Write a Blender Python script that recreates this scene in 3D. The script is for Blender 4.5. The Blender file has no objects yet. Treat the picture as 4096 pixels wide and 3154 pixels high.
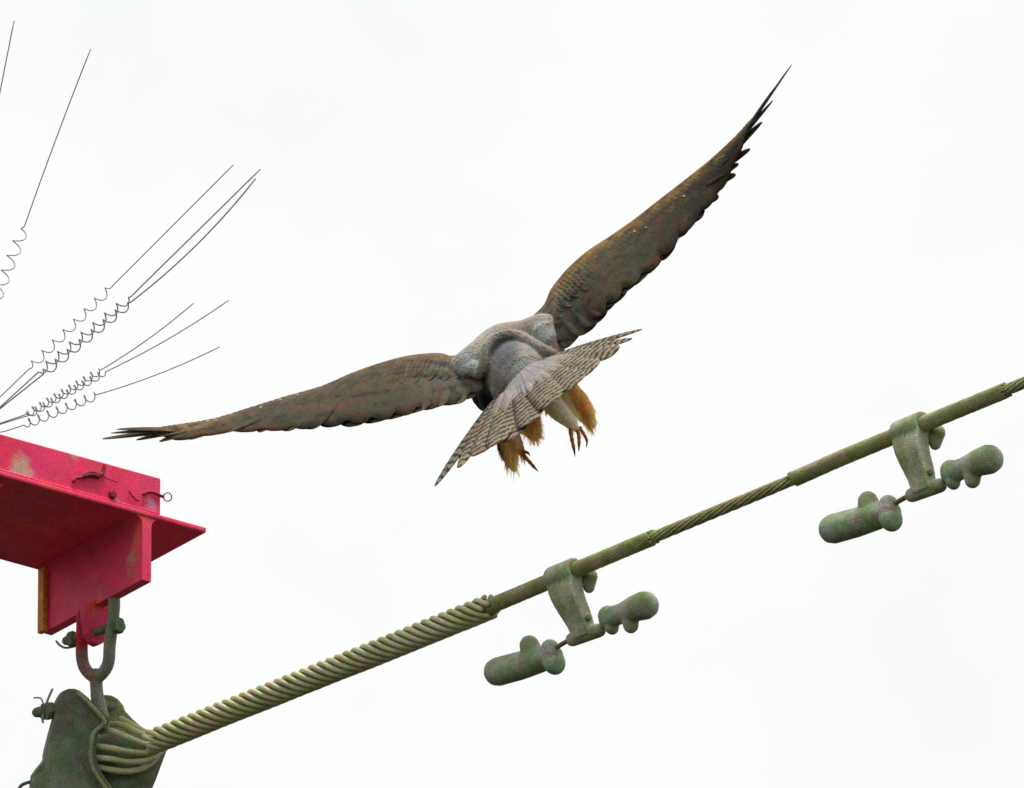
import bpy, bmesh, math, random
from mathutils import Vector, Matrix, noise as mnoise
random.seed(7)
R_ = math.radians

# ------------------------------------------------------------------ camera
PITCH = R_(23.0)
D = 25.0                       # metres to the cable and the bird
S = 0.0012                     # metres per picture pixel (1024 wide) at that distance
CAM = Vector((0, 0, 1.7))
RT = Vector((1, 0, 0))
FW = Vector((0, math.cos(PITCH), math.sin(PITCH)))
UP = Vector((0, -math.sin(PITCH), math.cos(PITCH)))
sc = bpy.context.scene
col = sc.collection
cd = bpy.data.cameras.new('camera')
cam = bpy.data.objects.new('camera', cd)
col.objects.link(cam)
cam.location = CAM
cam.rotation_euler = (math.pi / 2 + PITCH, 0, 0)
cd.sensor_width = 36
cd.lens = 36 * D / (1024 * S)
cd.clip_start = 0.5
cd.clip_end = 20000
sc.camera = cam

# ------------------------------------------------------------------ world: overcast, sky nearly white
SUN_EL, SUN_AZ = R_(77), R_(155)       # azimuth clockwise from +Y: high, behind the camera and to its right
w = bpy.data.worlds.new('World')
sc.world = w
w.use_nodes = True
nt = w.node_tree
nt.nodes.clear()
out = nt.nodes.new('ShaderNodeOutputWorld')
bg = nt.nodes.new('ShaderNodeBackground')
bg.inputs['Strength'].default_value = 0.1
sky = nt.nodes.new('ShaderNodeTexSky')
sky.sky_type = 'NISHITA'
sky.sun_disc = False
sky.sun_elevation = SUN_EL
sky.sun_rotation = SUN_AZ
sky.dust_density = 3
tc = nt.nodes.new('ShaderNodeTexCoord')
nz = nt.nodes.new('ShaderNodeTexNoise')
nz.inputs['Scale'].default_value = 60
nz.inputs['Detail'].default_value = 4
cr = nt.nodes.new('ShaderNodeValToRGB')
cr.color_ramp.elements[0].position = 0.32
cr.color_ramp.elements[0].color = (0.3672, 0.3690, 0.3680, 1)
cr.color_ramp.elements[1].position = 0.55
cr.color_ramp.elements[1].color = (0.3795, 0.3795, 0.3755, 1)
sc10 = nt.nodes.new('ShaderNodeVectorMath')
sc10.operation = 'SCALE'
sc10.inputs['Scale'].default_value = 10.0
mx = nt.nodes.new('ShaderNodeMix')
mx.data_type = 'RGBA'
mx.inputs['Factor'].default_value = 0.97       # thick cloud cover over the clear sky
L = nt.links.new
L(tc.outputs['Generated'], nz.inputs['Vector'])
L(nz.outputs['Fac'], cr.inputs['Fac'])
L(cr.outputs['Color'], sc10.inputs[0])
L(sky.outputs['Color'], mx.inputs[6])
L(sc10.outputs[0], mx.inputs[7])
L(mx.outputs[2], bg.inputs['Color'])
L(bg.outputs[0], out.inputs['Surface'])

sd = bpy.data.lights.new('sun', 'SUN')
sd.energy = 1.5
sd.angle = R_(24)
sd.color = (1.0, 0.97, 0.92)
so = bpy.data.objects.new('sun', sd)
col.objects.link(so)
sdir = Vector((math.sin(SUN_AZ) * math.cos(SUN_EL), math.cos(SUN_AZ) * math.cos(SUN_EL), math.sin(SUN_EL)))
so.rotation_euler = sdir.to_track_quat('Z', 'Y').to_euler()
so.location = (0, 0, 60)

vs = sc.view_settings
vs.view_transform = 'Standard'
vs.look = 'None'
vs.exposure = 1.4
vs.gamma = 1.0
vs.use_curve_mapping = False
sc.cycles.max_bounces = 6
sc.cycles.use_denoising = True


# ------------------------------------------------------------------ helpers
def Q(px, py, z=0.0):
    """world point seen at a picture position; z in pixels towards the camera"""
    d = D - z * S
    return CAM + FW * d + RT * ((px - 512) * S * d / D) + UP * ((394 - py) * S * d / D)


def pv(px, py, z=0.0):
    return Vector((px, -py, z))


def loc_dir(v):
    """world direction -> (right, up, towards camera)"""
    return Vector((v.dot(RT), v.dot(UP), -v.dot(FW)))


class Fr:
    """a rigid frame: axes right / up / towards camera, unit = one pixel's size at the thing's distance"""
    def __init__(s, px, py, z=0.0):
        s.o = pv(px, py, z)
        s.w = Q(px, py, z)
        s.s = S * (D - z * S) / D

    def off(s, v):          # offset from the thing's origin, world axes
        a = (v - s.o) * s.s
        return RT * a.x + UP * a.y - FW * a.z


def empty(name, loc, label=None, cat=None, group=None):
    o = bpy.data.objects.new(name, None)
    o.empty_display_size = 0.02
    col.objects.link(o)
    o.location = loc
    tag(o, label, cat, group)
    return o


def tag(o, label=None, cat=None, group=None, kind=None):
    if label: o['label'] = label
    if cat: o['category'] = cat
    if group: o['group'] = group
    if kind: o['kind'] = kind


class MB:
    def __init__(s):
        s.v, s.f, s.sm, s.uv, s.c = [], [], [], [], []

    def add(s, vs, fs, smooth=True, cols=None):
        n = len(s.v)
        s.v += [Vector(a) for a in vs]
        for f in fs:
            s.f.append(tuple(i + n for i in f))
            s.sm.append(smooth)
        if cols is not None:
            s.c += cols
        return n

    def tube(s, pts, rad, n=8, cap=True, ref=None, round_caps=False):
        pts = [Vector(p) for p in pts]
        m = len(pts)
        rr = [rad] * m if not hasattr(rad, '__len__') else list(rad)
        if round_caps:
            def capseq(p, q, r):
                d = (p - q).normalized()
                return [(p + d * r * math.sin(a), r * math.cos(a)) for a in (R_(30), R_(58), R_(78))]
            st = capseq(pts[0], pts[1], rr[0])[::-1]
            en = capseq(pts[-1], pts[-2], rr[-1])
            pts = [a for a, b in st] + pts + [a for a, b in en]
            rr = [b for a, b in st] + rr + [b for a, b in en]
            m = len(pts)
        tang = []
        for i in range(m):
            t = pts[min(i + 1, m - 1)] - pts[max(i - 1, 0)]
            tang.append(t.normalized() if t.length > 1e-9 else Vector((0, 0, 1)))
        u = ref or Vector((0.13, 0.31, 0.94))
        u = (u - tang[0] * u.dot(tang[0])).normalized()
        vs, fs = [], []
        for i in range(m):
            u = u - tang[i] * u.dot(tang[i])
            u.normalize()
            b = tang[i].cross(u)
            for k in range(n):
                a = 2 * math.pi * k / n
                vs.append(pts[i] + (u * math.cos(a) + b * math.sin(a)) * rr[i])
        for i in range(m - 1):
            for k in range(n):
                k2 = (k + 1) % n
                fs.append((i * n + k, i * n + k2, (i + 1) * n + k2, (i + 1) * n + k))
        if cap:
            fs.append(tuple(range(n))[::-1])
            fs.append(tuple((m - 1) * n + k for k in range(n)))
        s.add(vs, fs)

    def sphere(s, c, r, sq=None, seg=18):
        """ellipsoid; sq = (axis, factor): squeezed along axis"""
        bm = bmesh.new()
        bmesh.ops.create_uvsphere(bm, u_segments=seg, v_segments=seg * 2 // 3, radius=1)
        vs = []
        for v in bm.verts:
            p = v.co * r
            if sq:
                a, k = sq
                p = p + a * (p.dot(a) * (k - 1))
            vs.append(p + c)
        bm.verts.index_update()
        fs = [[v.index for v in f.verts] for f in bm.faces]
        bm.free()
        s.add(vs, fs)

    def box(s, o, a, b, c, smooth=False):
        vs = [o, o + a, o + a + b, o + b, o + c, o + a + c, o + a + b + c, o + b + c]
        fs = [(0, 3, 2, 1), (4, 5, 6, 7), (0, 1, 5, 4), (1, 2, 6, 5), (2, 3, 7, 6), (3, 0, 4, 7)]
        if a.cross(b).dot(c) < 0:
            fs = [f[::-1] for f in fs]
        s.add(vs, fs, smooth)

    def prism(s, poly, ext, smooth=False):
        n = len(poly)
        vs = [Vector(p) for p in poly] + [Vector(p) + ext for p in poly]
        fs = [tuple(range(n)), tuple(range(2 * n - 1, n - 1, -1))]
        for i in range(n):
            j = (i + 1) % n
            fs.append((i, i + n, j + n, j))
        s.add(vs, fs, smooth)

    def mesh(s, name, fr=None, fix=True):
        me = bpy.data.meshes.new(name)
        vs = [fr.off(v) for v in s.v] if fr else s.v
        me.from_pydata([tuple(v) for v in vs], [], s.f)
        for p, k in zip(me.polygons, s.sm):
            p.use_smooth = k
        if s.c:
            ca = me.color_attributes.new('Col', 'FLOAT_COLOR', 'POINT')
            for i, c in enumerate(s.c):
                ca.data[i].color = (c[0], c[1], c[2], 1)
        if s.uv:
            ul = me.uv_layers.new(name='UVMap')
            for lp in me.loops:
                ul.data[lp.index].uv = s.uv[lp.vertex_index]
        if fix:
            bm = bmesh.new()
            bm.from_mesh(me)
            bmesh.ops.recalc_face_normals(bm, faces=bm.faces)
            bm.to_mesh(me)
            bm.free()
        me.update()
        return me

    def build(s, name, mat, parent=None, fr=None, bevel=0, fix=True, kind=None):
        o = bpy.data.objects.new(name, s.mesh(name, fr, fix))
        col.objects.link(o)
        o.data.materials.append(mat)
        if parent is not None:
            o.parent = parent
        if bevel:
            m = o.modifiers.new('bevel', 'BEVEL')
            m.width = bevel
            m.segments = 2
            m.limit_method = 'ANGLE'
            m.angle_limit = R_(35)
        if kind: o['kind'] = kind
        return o


def fuse(mb, fr, voxel, smooth=4):
    """melt overlapping closed shapes into one continuous skin; voxel in metres"""
    me = mb.mesh('tmp', fr)
    o = bpy.data.objects.new('tmp', me)
    col.objects.link(o)
    m = o.modifiers.new('r', 'REMESH')
    m.mode = 'VOXEL'
    m.voxel_size = voxel
    m.use_smooth_shade = True
    if smooth:
        m2 = o.modifiers.new('s', 'SMOOTH')
        m2.factor = 0.5
        m2.iterations = smooth
    dg = bpy.context.evaluated_depsgraph_get()
    dg.update()
    res = bpy.data.meshes.new_from_object(o.evaluated_get(dg))
    bpy.data.objects.remove(o)
    bpy.data.meshes.remove(me)
    for p in res.polygons:
        p.use_smooth = True
    return res


def mesh_obj(name, me, mat, parent=None):
    me.name = name
    o = bpy.data.objects.new(name, me)
    col.objects.link(o)
    me.materials.clear()
    me.materials.append(mat)
    o.parent = parent
    return o


def smoothstep(a, b, x):
    t = min(1, max(0, (x - a) / (b - a)))
    return t * t * (3 - 2 * t)


def lerp(a, b, t):
    return a + (b - a) * t


def cmix(a, b, t):
    return tuple(lerp(p, q, t) for p, q in zip(a, b))


def sample(pts, t):
    """Catmull-Rom through pts, t in 0..len-1"""
    n = len(pts)
    t = max(0, min(n - 1, t))
    i = min(int(t), n - 2)
    f = t - i
    p0, p1, p2, p3 = pts[max(i - 1, 0)], pts[i], pts[i + 1], pts[min(i + 2, n - 1)]
    return 0.5 * ((2 * p1) + (p2 - p0) * f + (2 * p0 - 5 * p1 + 4 * p2 - p3) * f * f + (3 * p1 - p0 - 3 * p2 + p3) * f ** 3)


def curve(pts, n):
    return [sample(pts, i * (len(pts) - 1) / (n - 1)) for i in range(n)]


# ------------------------------------------------------------------ materials
def material(name, cols=None, attr=False, rough=0.7, spec=0.3, patch=60, chroma=0.35, cscale=110, grain=0.45,
             gscale=620, bump=0.25, bscale=500, metal=0.0, bars=None, wear=None, sheen=0.0, stains=()):
    m = bpy.data.materials.new(name)
    m.use_nodes = True
    t = m.node_tree
    N = t.nodes.new
    K = t.links.new
    b = t.nodes['Principled BSDF']
    b.inputs['Roughness'].default_value = rough
    b.inputs['Specular IOR Level'].default_value = spec
    b.inputs['Metallic'].default_value = metal
    if sheen:
        b.inputs['Sheen Weight'].default_value = sheen
    co = N('ShaderNodeTexCoord')
    vec = co.outputs['Object']

    def noise(scale, detail=2, rough_=0.5):
        n = N('ShaderNodeTexNoise')
        n.inputs['Scale'].default_value = scale
        n.inputs['Detail'].default_value = detail
        n.inputs['Roughness'].default_value = rough_
        K(vec, n.inputs['Vector'])
        return n

    def mixc(fac, a, c2):
        x = N('ShaderNodeMix')
        x.data_type = 'RGBA'
        if isinstance(fac, float):
            x.inputs[0].default_value = fac
        else:
            K(fac, x.inputs[0])
        for s_, v in ((6, a), (7, c2)):
            if isinstance(v, tuple):
                x.inputs[s_].default_value = (*v, 1)
            else:
                K(v, x.inputs[s_])
        return x.outputs[2]

    def ramp(fac, lo, hi):
        r = N('ShaderNodeMapRange')
        r.inputs['From Min'].default_value = lo
        r.inputs['From Max'].default_value = hi
        K(fac, r.inputs['Value'])
        return r.outputs[0]

    if attr:
        a = N('ShaderNodeVertexColor')
        a.layer_name = 'Col'
        base = a.outputs['Color']
        if cols:
            for q_, c_ in enumerate(cols):
                nn_ = noise(patch * (1 + 0.37 * q_), 3)
                k_ = N('ShaderNodeMath'); k_.operation = 'MULTIPLY'; k_.inputs[1].default_value = 0.75
                K(ramp(nn_.outputs['Fac'], 0.52, 0.66), k_.inputs[0])
                base = mixc(k_.outputs[0], base, c_)
    else:
        n1 = noise(patch, 4, 0.6)
        base = mixc(ramp(n1.outputs['Fac'], 0.40, 0.60), cols[0], cols[1])
        if len(cols) > 2:
            n2 = noise(patch * 1.7, 4, 0.65)
            base = mixc(ramp(n2.outputs['Fac'], 0.55, 0.68), base, cols[2])
    if bars:
        dark, freq, duty = bars
        sp = N('ShaderNodeSeparateXYZ')
        K(co.outputs['UV'], sp.inputs[0])
        dist = noise(260, 2)
        ab = N('ShaderNodeMath'); ab.operation = 'SUBTRACT'; ab.inputs[1].default_value = 0.5
        K(sp.outputs['Y'], ab.inputs[0])
        a2 = N('ShaderNodeMath'); a2.operation = 'ABSOLUTE'; K(ab.outputs[0], a2.inputs[0])
        m1 = N('ShaderNodeMath'); m1.operation = 'MULTIPLY_ADD'; m1.inputs[1].default_value = freq * 2 * math.pi
        K(sp.outputs['X'], m1.inputs[0])
        m2_ = N('ShaderNodeMath'); m2_.operation = 'MULTIPLY'; m2_.inputs[1].default_value = 8.0
        K(dist.outputs['Fac'], m2_.inputs[0])
        K(m2_.outputs[0], m1.inputs[2])
        m3 = N('ShaderNodeMath'); m3.operation = 'MULTIPLY_ADD'; m3.inputs[1].default_value = -3.0
        K(a2.outputs[0], m3.inputs[0]); K(m1.outputs[0], m3.inputs[2])
        sn = N('ShaderNodeMath'); sn.operation = 'SINE'; K(m3.outputs[0], sn.inputs[0])
        base = mixc(ramp(sn.outputs[0], duty - 0.4, duty + 0.4), base, dark)
    if wear:
        wc, lo, hi, ws = wear
        base = mixc(ramp(noise(ws, 5, 0.65).outputs['Fac'], lo, hi), base, wc)
    for ctr, rad, sc_ in stains:
        dn_ = N('ShaderNodeVectorMath'); dn_.operation = 'DISTANCE'
        K(vec, dn_.inputs[0]); dn_.inputs[1].default_value = ctr
        wob = N('ShaderNodeMath'); wob.operation = 'MULTIPLY_ADD'; wob.inputs[1].default_value = rad * 1.6
        K(noise(90, 4).outputs['Fac'], wob.inputs[0]); K(dn_.outputs['Value'], wob.inputs[2])
        r_ = N('ShaderNodeMapRange')
        r_.inputs['From Min'].default_value = rad * 2.0; r_.inputs['From Max'].default_value = rad * 1.3
        r_.inputs['To Max'].default_value = 0.75
        K(wob.outputs[0], r_.inputs['Value'])
        base = mixc(r_.outputs[0], base, sc_)
    # blotchy hue shifts and fine grain
    for k, s_ in ((chroma, cscale), (chroma * 0.4, cscale * 2.6), (grain, gscale)):
        if k <= 0: continue
        n = noise(s_, 1 if s_ == gscale else 2)
        ma = N('ShaderNodeVectorMath'); ma.operation = 'MULTIPLY_ADD'
        K(n.outputs['Fac' if s_ == gscale else 'Color'], ma.inputs[0])
        ma.inputs[1].default_value = (k * 4,) * 3
        ma.inputs[2].default_value = (1 - 2 * k,) * 3
        mxx = N('ShaderNodeVectorMath'); mxx.operation = 'MAXIMUM'
        K(ma.outputs[0], mxx.inputs[0]); mxx.inputs[1].default_value = (0.12,) * 3
        mu = N('ShaderNodeVectorMath'); mu.operation = 'MULTIPLY'
        K(base, mu.inputs[0]); K(mxx.outputs[0], mu.inputs[1])
        base = mu.outputs[0]
    K(base, b.inputs['Base Color'])
    if bump:
        bn = N('ShaderNodeBump')
        bn.inputs['Strength'].default_value = bump
        bn.inputs['Distance'].default_value = 0.002
        K(noise(bscale, 3).outputs['Fac'], bn.inputs['Height'])
        K(bn.outputs[0], b.inputs['Normal'])
    return m


M = {}
M['red'] = material('red_paint', [(0.84, 0.045, 0.13), (0.77, 0.065, 0.16), (0.85, 0.10, 0.085)], rough=0.6, spec=0.12, patch=16,
                    chroma=0.16, cscale=40, grain=0.28, wear=((0.42, 0.33, 0.27), 0.67, 0.73, 15), bump=0.12)
M['red_dark'] = material('old_red_paint', [(0.26, 0.01, 0.035), (0.20, 0.012, 0.03)], rough=0.7, chroma=0.2)
M['rust'] = material('rusty_primer', [(0.72, 0.29, 0.03), (0.55, 0.19, 0.04)], rough=0.8, chroma=0.2)
M['zinc'] = material('weathered_zinc', [(0.37, 0.37, 0.26), (0.22, 0.27, 0.12), (0.31, 0.25, 0.19)], rough=0.75, spec=0.25,
                     patch=38, chroma=0.22, cscale=70, grain=0.42)
M['zinc_dark'] = material('mossy_iron', [(0.20, 0.215, 0.155), (0.10, 0.17, 0.075), (0.20, 0.16, 0.145)], rough=0.85, spec=0.2,
                          patch=30, chroma=0.18, cscale=60, grain=0.34, bump=0.6, bscale=170)
M['rod'] = material('armour_rod_alloy', [(0.55, 0.52, 0.33), (0.38, 0.42, 0.15), (0.50, 0.38, 0.28)], rough=0.55, spec=0.4,
                    patch=30, chroma=0.18, cscale=60, grain=0.22)
M['rod_thin'] = material('thin_rod_alloy', [(0.40, 0.37, 0.21), (0.27, 0.30, 0.10), (0.38, 0.28, 0.18)], rough=0.65, spec=0.3,
                         patch=40, chroma=0.2, cscale=70, grain=0.42)
M['weight'] = material('damper_weight_iron', [(0.36, 0.40, 0.30), (0.20, 0.28, 0.12), (0.29, 0.25, 0.18)], rough=0.8, spec=0.25,
                       patch=36, chroma=0.22, cscale=60, grain=0.34)
M['wire'] = material('spring_steel', [(0.36, 0.34, 0.30), (0.30, 0.29, 0.22)], rough=0.5, spec=0.5, chroma=0.1, grain=0.1, bump=0)
M['slate'] = material('slate_plumage', None, attr=True, rough=0.9, spec=0.1, chroma=0.13, cscale=70, grain=0.34, bump=0.3)
M['flight'] = material('flight_feather', [(0.030, 0.036, 0.013), (0.090, 0.046, 0.022), (0.024, 0.022, 0.019)], attr=True, rough=0.8, spec=0.15, patch=42, chroma=0.22, cscale=55, grain=0.34, bump=0.2)
M['tail'] = material('barred_tail_feather', [(0.44, 0.375, 0.265), (0.36, 0.31, 0.24), (0.37, 0.26, 0.20)], rough=0.85, spec=0.1, chroma=0.2,
                     cscale=70, grain=0.3, bars=((0.10, 0.08, 0.066), 15, 0.25))
M['claw'] = material('black_horn', [(0.03, 0.028, 0.025), (0.05, 0.04, 0.03)], rough=0.4, spec=0.5, chroma=0.1, grain=0.1, bump=0)
M['toe'] = material('yellow_orange_skin', [(0.62, 0.22, 0.04), (0.50, 0.14, 0.03)], rough=0.6, chroma=0.15, grain=0.2)
M['beak'] = material('slate_horn', [(0.10, 0.11, 0.13), (0.06, 0.06, 0.07)], rough=0.4, chroma=0.1, grain=0.1, bump=0)
M['eye'] = material('dark_eye', [(0.01, 0.008, 0.006), (0.015, 0.01, 0.008)], rough=0.1, spec=0.6, chroma=0, grain=0, bump=0)
M['ground'] = material('meadow_ground', [(0.020, 0.025, 0.012), (0.026, 0.026, 0.015), (0.030, 0.026, 0.018)], rough=0.95, patch=0.05,
                       chroma=0.15, cscale=0.4, grain=0.2, gscale=3, bump=0)

# ------------------------------------------------------------------ ground far below (outside the frame, shades the undersides)
g = MB()
g.add([(-6000, -6000, 0), (6000, -6000, 0), (6000, 6000, 0), (-6000, 6000, 0)], [(0, 1, 2, 3)], False)
tag(g.build('ground', M['ground']), kind='structure')

# ------------------------------------------------------------------ red steel crossarm
U = loc_dir(Vector((math.sin(R_(54)), math.cos(R_(54)), 0)))
H = loc_dir(Vector((-math.sin(R_(36)), math.cos(R_(36)), 0)))
Z = loc_dir(Vector((0, 0, 1)))
fb = Fr(148, 511, -252)
K0 = fb.o
arm = empty('steel_crossarm', fb.w, 'red painted steel crossarm with rusty edges and a gusset plate underneath', 'crossarm')
m = MB(); m.box(K0 + U * -420 - Z * 6, U * 492, H * 180, Z * 6)
m.build('horizontal_flange', M['red'], arm, fb, bevel=0.0022)
def onface(px, py, d=2.5):
    """point on the front face of the upright flange at a picture position"""
    n = -H
    p = pv(px, py, 0)
    # shift along view axis until on plane (K0 + 3H)
    base = K0 + H * 3
    t = (base - p).dot(n) / n.z
    return p + Vector((0, 0, t)) + n * d
M['red_worn'] = material('worn_red_paint', [(0.84, 0.045, 0.13), (0.77, 0.065, 0.16), (0.88, 0.12, 0.06)], rough=0.6, spec=0.12, patch=16,
                         chroma=0.16, cscale=40, grain=0.28, bump=0.12,
                         stains=[(fb.off(onface(23, 467)), 15 * S, (0.50, 0.40, 0.33)), (fb.off(onface(75, 452)), 8 * S, (0.62, 0.30, 0.26)),
                                 (fb.off(onface(152, 506)), 9 * S, (0.70, 0.26, 0.42)), (fb.off(onface(114, 500)), 6 * S, (0.40, 0.22, 0.20))])
m = MB(); m.box(K0 + U * -420 + H * 3 + Z * 0.3, U * 437.5, H * 7, Z * 40.5)
m.build('vertical_flange', M['red_worn'], arm, fb, bevel=0.0016)
# gusset: flared at the weld, plain below
prof = []
for a in range(0, 91, 15):
    prof.append((-5.5 - 9 + 9 * math.sin(R_(a)), -6.3 - 9 + 9 * math.cos(R_(a))))
prof += [(-5.5, -75), (5.5, -75)]
for a in range(90, -1, -15):
    prof.append((5.5 + 9 - 9 * math.sin(R_(a)), -6.3 - 9 + 9 * math.cos(R_(a))))
m = MB(); m.prism([K0 + U * a + Z * b + H * 1.5 for a, b in prof], H * 174)
m.build('gusset_plate', M['red'], arm, fb, bevel=0.0016)
m = MB(); m.box(K0 + U * -11.5 + H * 166 - Z * 76.5, U * 5.6, H * 10.5, Z * 70)
m.build('gusset_edge', M['rust'], arm, fb, bevel=0.001)
# weld bead along the foot of the vertical flange
m = MB(); pts = [K0 + U * a + H * 2.4 + Z * (0.8 + 0.5 * math.sin(a * 1.1)) for a in [-420 + i * 3 for i in range(146)]]
m.tube(pts, 1.6, 6); m.build('weld_bead', M['red'], arm, fb)
# hanging lug under the gusset
lug = [(79, 608), (105, 594), (104.5, 612), (104, 626), (102, 638), (98, 645), (92, 648), (86, 645), (82, 636), (79.5, 622)]
zl = -290
m = MB(); m.prism([pv(x, y, zl - 6 + (x - 94) * -0.9) for x, y in lug], Vector((0.55, 0.22, 0.8)) * 11)
m.build('lug', M['red'], arm, fb, bevel=0.0014)
# wires and pins lying on the upright flange, painted over
def facewire(pts, r, name, mat, n=24):
    m = MB(); m.tube(curve([onface(*p) for p in pts], n), r, 7, round_caps=True)
    return m.build(name, mat, arm, fb)
facewire([(73, 482), (75, 479), (80, 478.5), (84, 474.5), (91, 473), (97, 475), (101, 475.5), (102.5, 471), (103.2, 466)], [1.6, 2.4, 2.2, 2.8, 3.2, 2.8, 1.4, 1.0, 0.9] and 1.7, 'tie_wire', M['red_dark'])
facewire([(83, 477), (90, 475.5), (98, 477.5)], 2.3, 'tie_wire', M['red_dark'], 10)
facewire([(101, 477), (108, 480), (116, 483)], 0.6, 'tie_wire', M['red_dark'], 10)
facewire([(128, 492), (131, 497), (135, 500.5), (138, 502)], 0.8, 'tie_wire', M['red_dark'], 10)
facewire([(142, 495), (146, 493), (152, 493.5), (157, 496), (161, 497.5)], 1.7, 'split_pin', M['red_dark'], 12)
c0 = onface(165.5, 498, 3)
m = MB(); ring = []
for i in range(25):
    a = R_(190 + 340 * i / 24)
    ring.append(c0 + Vector((math.cos(a) * 4.0, math.sin(a) * 4.2, 0)))
m.tube([onface(158, 497), onface(161, 498.3)] + ring, 0.75, 7); m.build('pin_eye', M['wire'], arm, fb)
# bolt head on the upright flange, two bolt tips under the horizontal one
def hexnut(center, axis, r, h, name, mat, parent, fr):
    axis = axis.normalized()
    u = axis.orthogonal().normalized(); v = axis.cross(u)
    m = MB(); m.prism([center + (u * math.cos(R_(a)) + v * math.sin(R_(a))) * r - axis * h / 2 for a in range(15, 375, 60)], axis * h)
    return m.build(name, mat, parent, fr, bevel=0.0012)
hexnut(onface(112, 495, 1.5), H, 4.6, 5, 'bolt', M['red_dark'], arm, fb)
m = MB(); q0 = K0 + U * -184 + H * 16 - Z * 8
m.tube([q0 + U * -16, q0 + U * 6, q0 + U * 14], 4.0, 10, round_caps=True); m.build('rivet', M['red'], arm, fb)

# ------------------------------------------------------------------ bird deterrent: fan of coiled spring wires
hub = K0 + U * -258 + H * 55 + Z * 8
ff = Fr(148, 511, -252)
fan = empty('bird_deterrent', ff.w + ff.off(hub), 'fan of thin coiled spring wires bristling above the red crossarm', 'bird spikes')
ff.w = ff.w + ff.off(hub); ff.o = hub.copy()
m = MB(); m.tube([hub - Z * 8, hub + Z * 14], 11, 16); m.tube([hub + Z * 14, hub + Z * 20], 6, 12)
m.build('clamp_base', M['zinc_dark'], fan, ff, bevel=0.001)
zh = hub.z
def spring(tip, elbow, coil_end, mid, r, turns, th, phase, bow=0.0, dz=30):
    """straight whip -> coil -> leader to the clamp"""
    z1, z0 = zh + dz, zh + 8
    Tp, E, C = pv(*tip, z1 + dz), pv(*elbow, z1), pv(*coil_end, z0 + 4)
    pts = []
    d = (E - Tp); side = Vector((-d.y, d.x, 0)).normalized()
    for i in range(14):
        f = i / 14
        pts.append(Tp + d * f + side * -bow * 4 * f * (1 - f))
    ax = (C - E); L_ = ax.length; axn = ax.normalized()
    im = Vector((axn.x, axn.y, 0)).normalized()
    vd = Vector((0, 0, 1))
    e1 = Vector((-im.y, im.x, 0))
    e2 = vd * math.cos(th) + im * math.sin(th)
    n = int(turns * 18)
    for i in range(n + 1):
        f = i / n
        a = phase + 2 * math.pi * turns * f
        rr = r * smoothstep(0, 0.06, f) * smoothstep(0, 0.05, 1 - f)
        pts.append(E + ax * f + (e1 * math.cos(a) + e2 * math.sin(a)) * rr)
    G0 = pv(*mid, z0)
    Hb = hub + Z * 16
    for i in range(1, 8):
        pts.append(C.lerp(G0, i / 8))
    for i in range(0, 6):
        pts.append(G0.lerp(Hb, i / 5))
    mm = MB(); mm.tube(pts, 0.78 if abs(r - 4.2) < 0.01 and turns < 8.01 and coil_end[1] > 372 else 0.62, 5); return mm.build('spring_wire', M['wire'], fan, ff)
spring((17.8, 23.4), (-16, 190), (-48, 330), (-60, 400), 5.4, 9, 0.35, 0.0)
spring((93.8, 51.6), (27.5, 227), (-22, 352), (-45, 405), 5.7, 8.6, 0.35, 2.2, 1.0)
spring((235.4, 166.6), (115, 286.5), (31, 369.5), (0, 399.5), 4.2, 8.0, 0.45, 0.3)
spring((262.3, 170.8), (133.4, 297), (39.6, 373.4), (0, 409.5), 4.2, 8.0, 0.5, 2.9)
spring((257.7, 180), (133.4, 302.5), (43.5, 376), (0, 410.5), 4.2, 7.5, 0.5, 2.4, -5.5)
spring((196, 303.8), (104.4, 369.5), (28, 414.5), (0, 424), 3.7, 10.5, 0.62, 1.0, -2.5)
spring((231, 300.9), (109, 371.5), (27, 416.5), (0, 425), 3.7, 10.5, 0.62, 3.6, -3.0)
spring((221.7, 347.3), (100, 394.5), (26, 425), (8, 431), 4.6, 8.0, 0.55, 1.4, -3.0)

# ------------------------------------------------------------------ overhead cable
AW = Vector((0.685, -0.729, 0)).normalized()           # its run: to the right and towards the camera
A = loc_dir(AW)
def zc(px):
    return 0.97 * (px - 400)
cpts = [(120, 752), (160.6, 738.5), (236.7, 708), (400, 643), (510, 598), (605.2, 557.5), (676.6, 527.8), (787.5, 481.8), (838, 459.5), (912, 428.8), (951.7, 412.5), (1021, 384), (1100, 351), (1300, 268)]
wp = [Q(x, y, zc(x)) for x, y in cpts]
P0, P1 = wp[0], wp[-1]
path = []
for i in range(len(wp) - 1):                             # even steps of about 2 mm
    for k in range(60):
        path.append(sample(wp, i + k / 60))
path.append(wp[-1])
# light smoothing keeps the run a gentle catenary
for it in range(160):
    path = [path[0]] + [(path[i - 1] + path[i] * 2 + path[i + 1]) / 4 for i in range(1, len(path) - 1)] + [path[-1]]
cum = [0.0]
for i in range(1, len(path)):
    cum.append(cum[-1] + (path[i] - path[i - 1]).length)
def at_len(s_):
    s_ = max(0, min(cum[-1] - 1e-6, s_))
    lo, hi = 0, len(cum) - 1
    while hi - lo > 1:
        mid = (lo + hi) // 2
        if cum[mid] <= s_: lo = mid
        else: hi = mid
    f = (s_ - cum[lo]) / (cum[hi] - cum[lo])
    return path[lo].lerp(path[hi], f), (path[hi] - path[lo]).normalized()
def px_of(p):
    v = p - CAM
    return 512 + v.dot(RT) / v.dot(FW) * D / S
def len_at_px(px):
    lo, hi = 0.0, cum[-1]
    for _ in range(40):
        mid = (lo + hi) / 2
        if px_of(at_len(mid)[0]) < px: lo = mid
        else: hi = mid
    return lo
cable = empty('overhead_cable', path[0], 'weathered olive overhead cable wrapped in twisted armour rods, rising to the right', 'cable')
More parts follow.
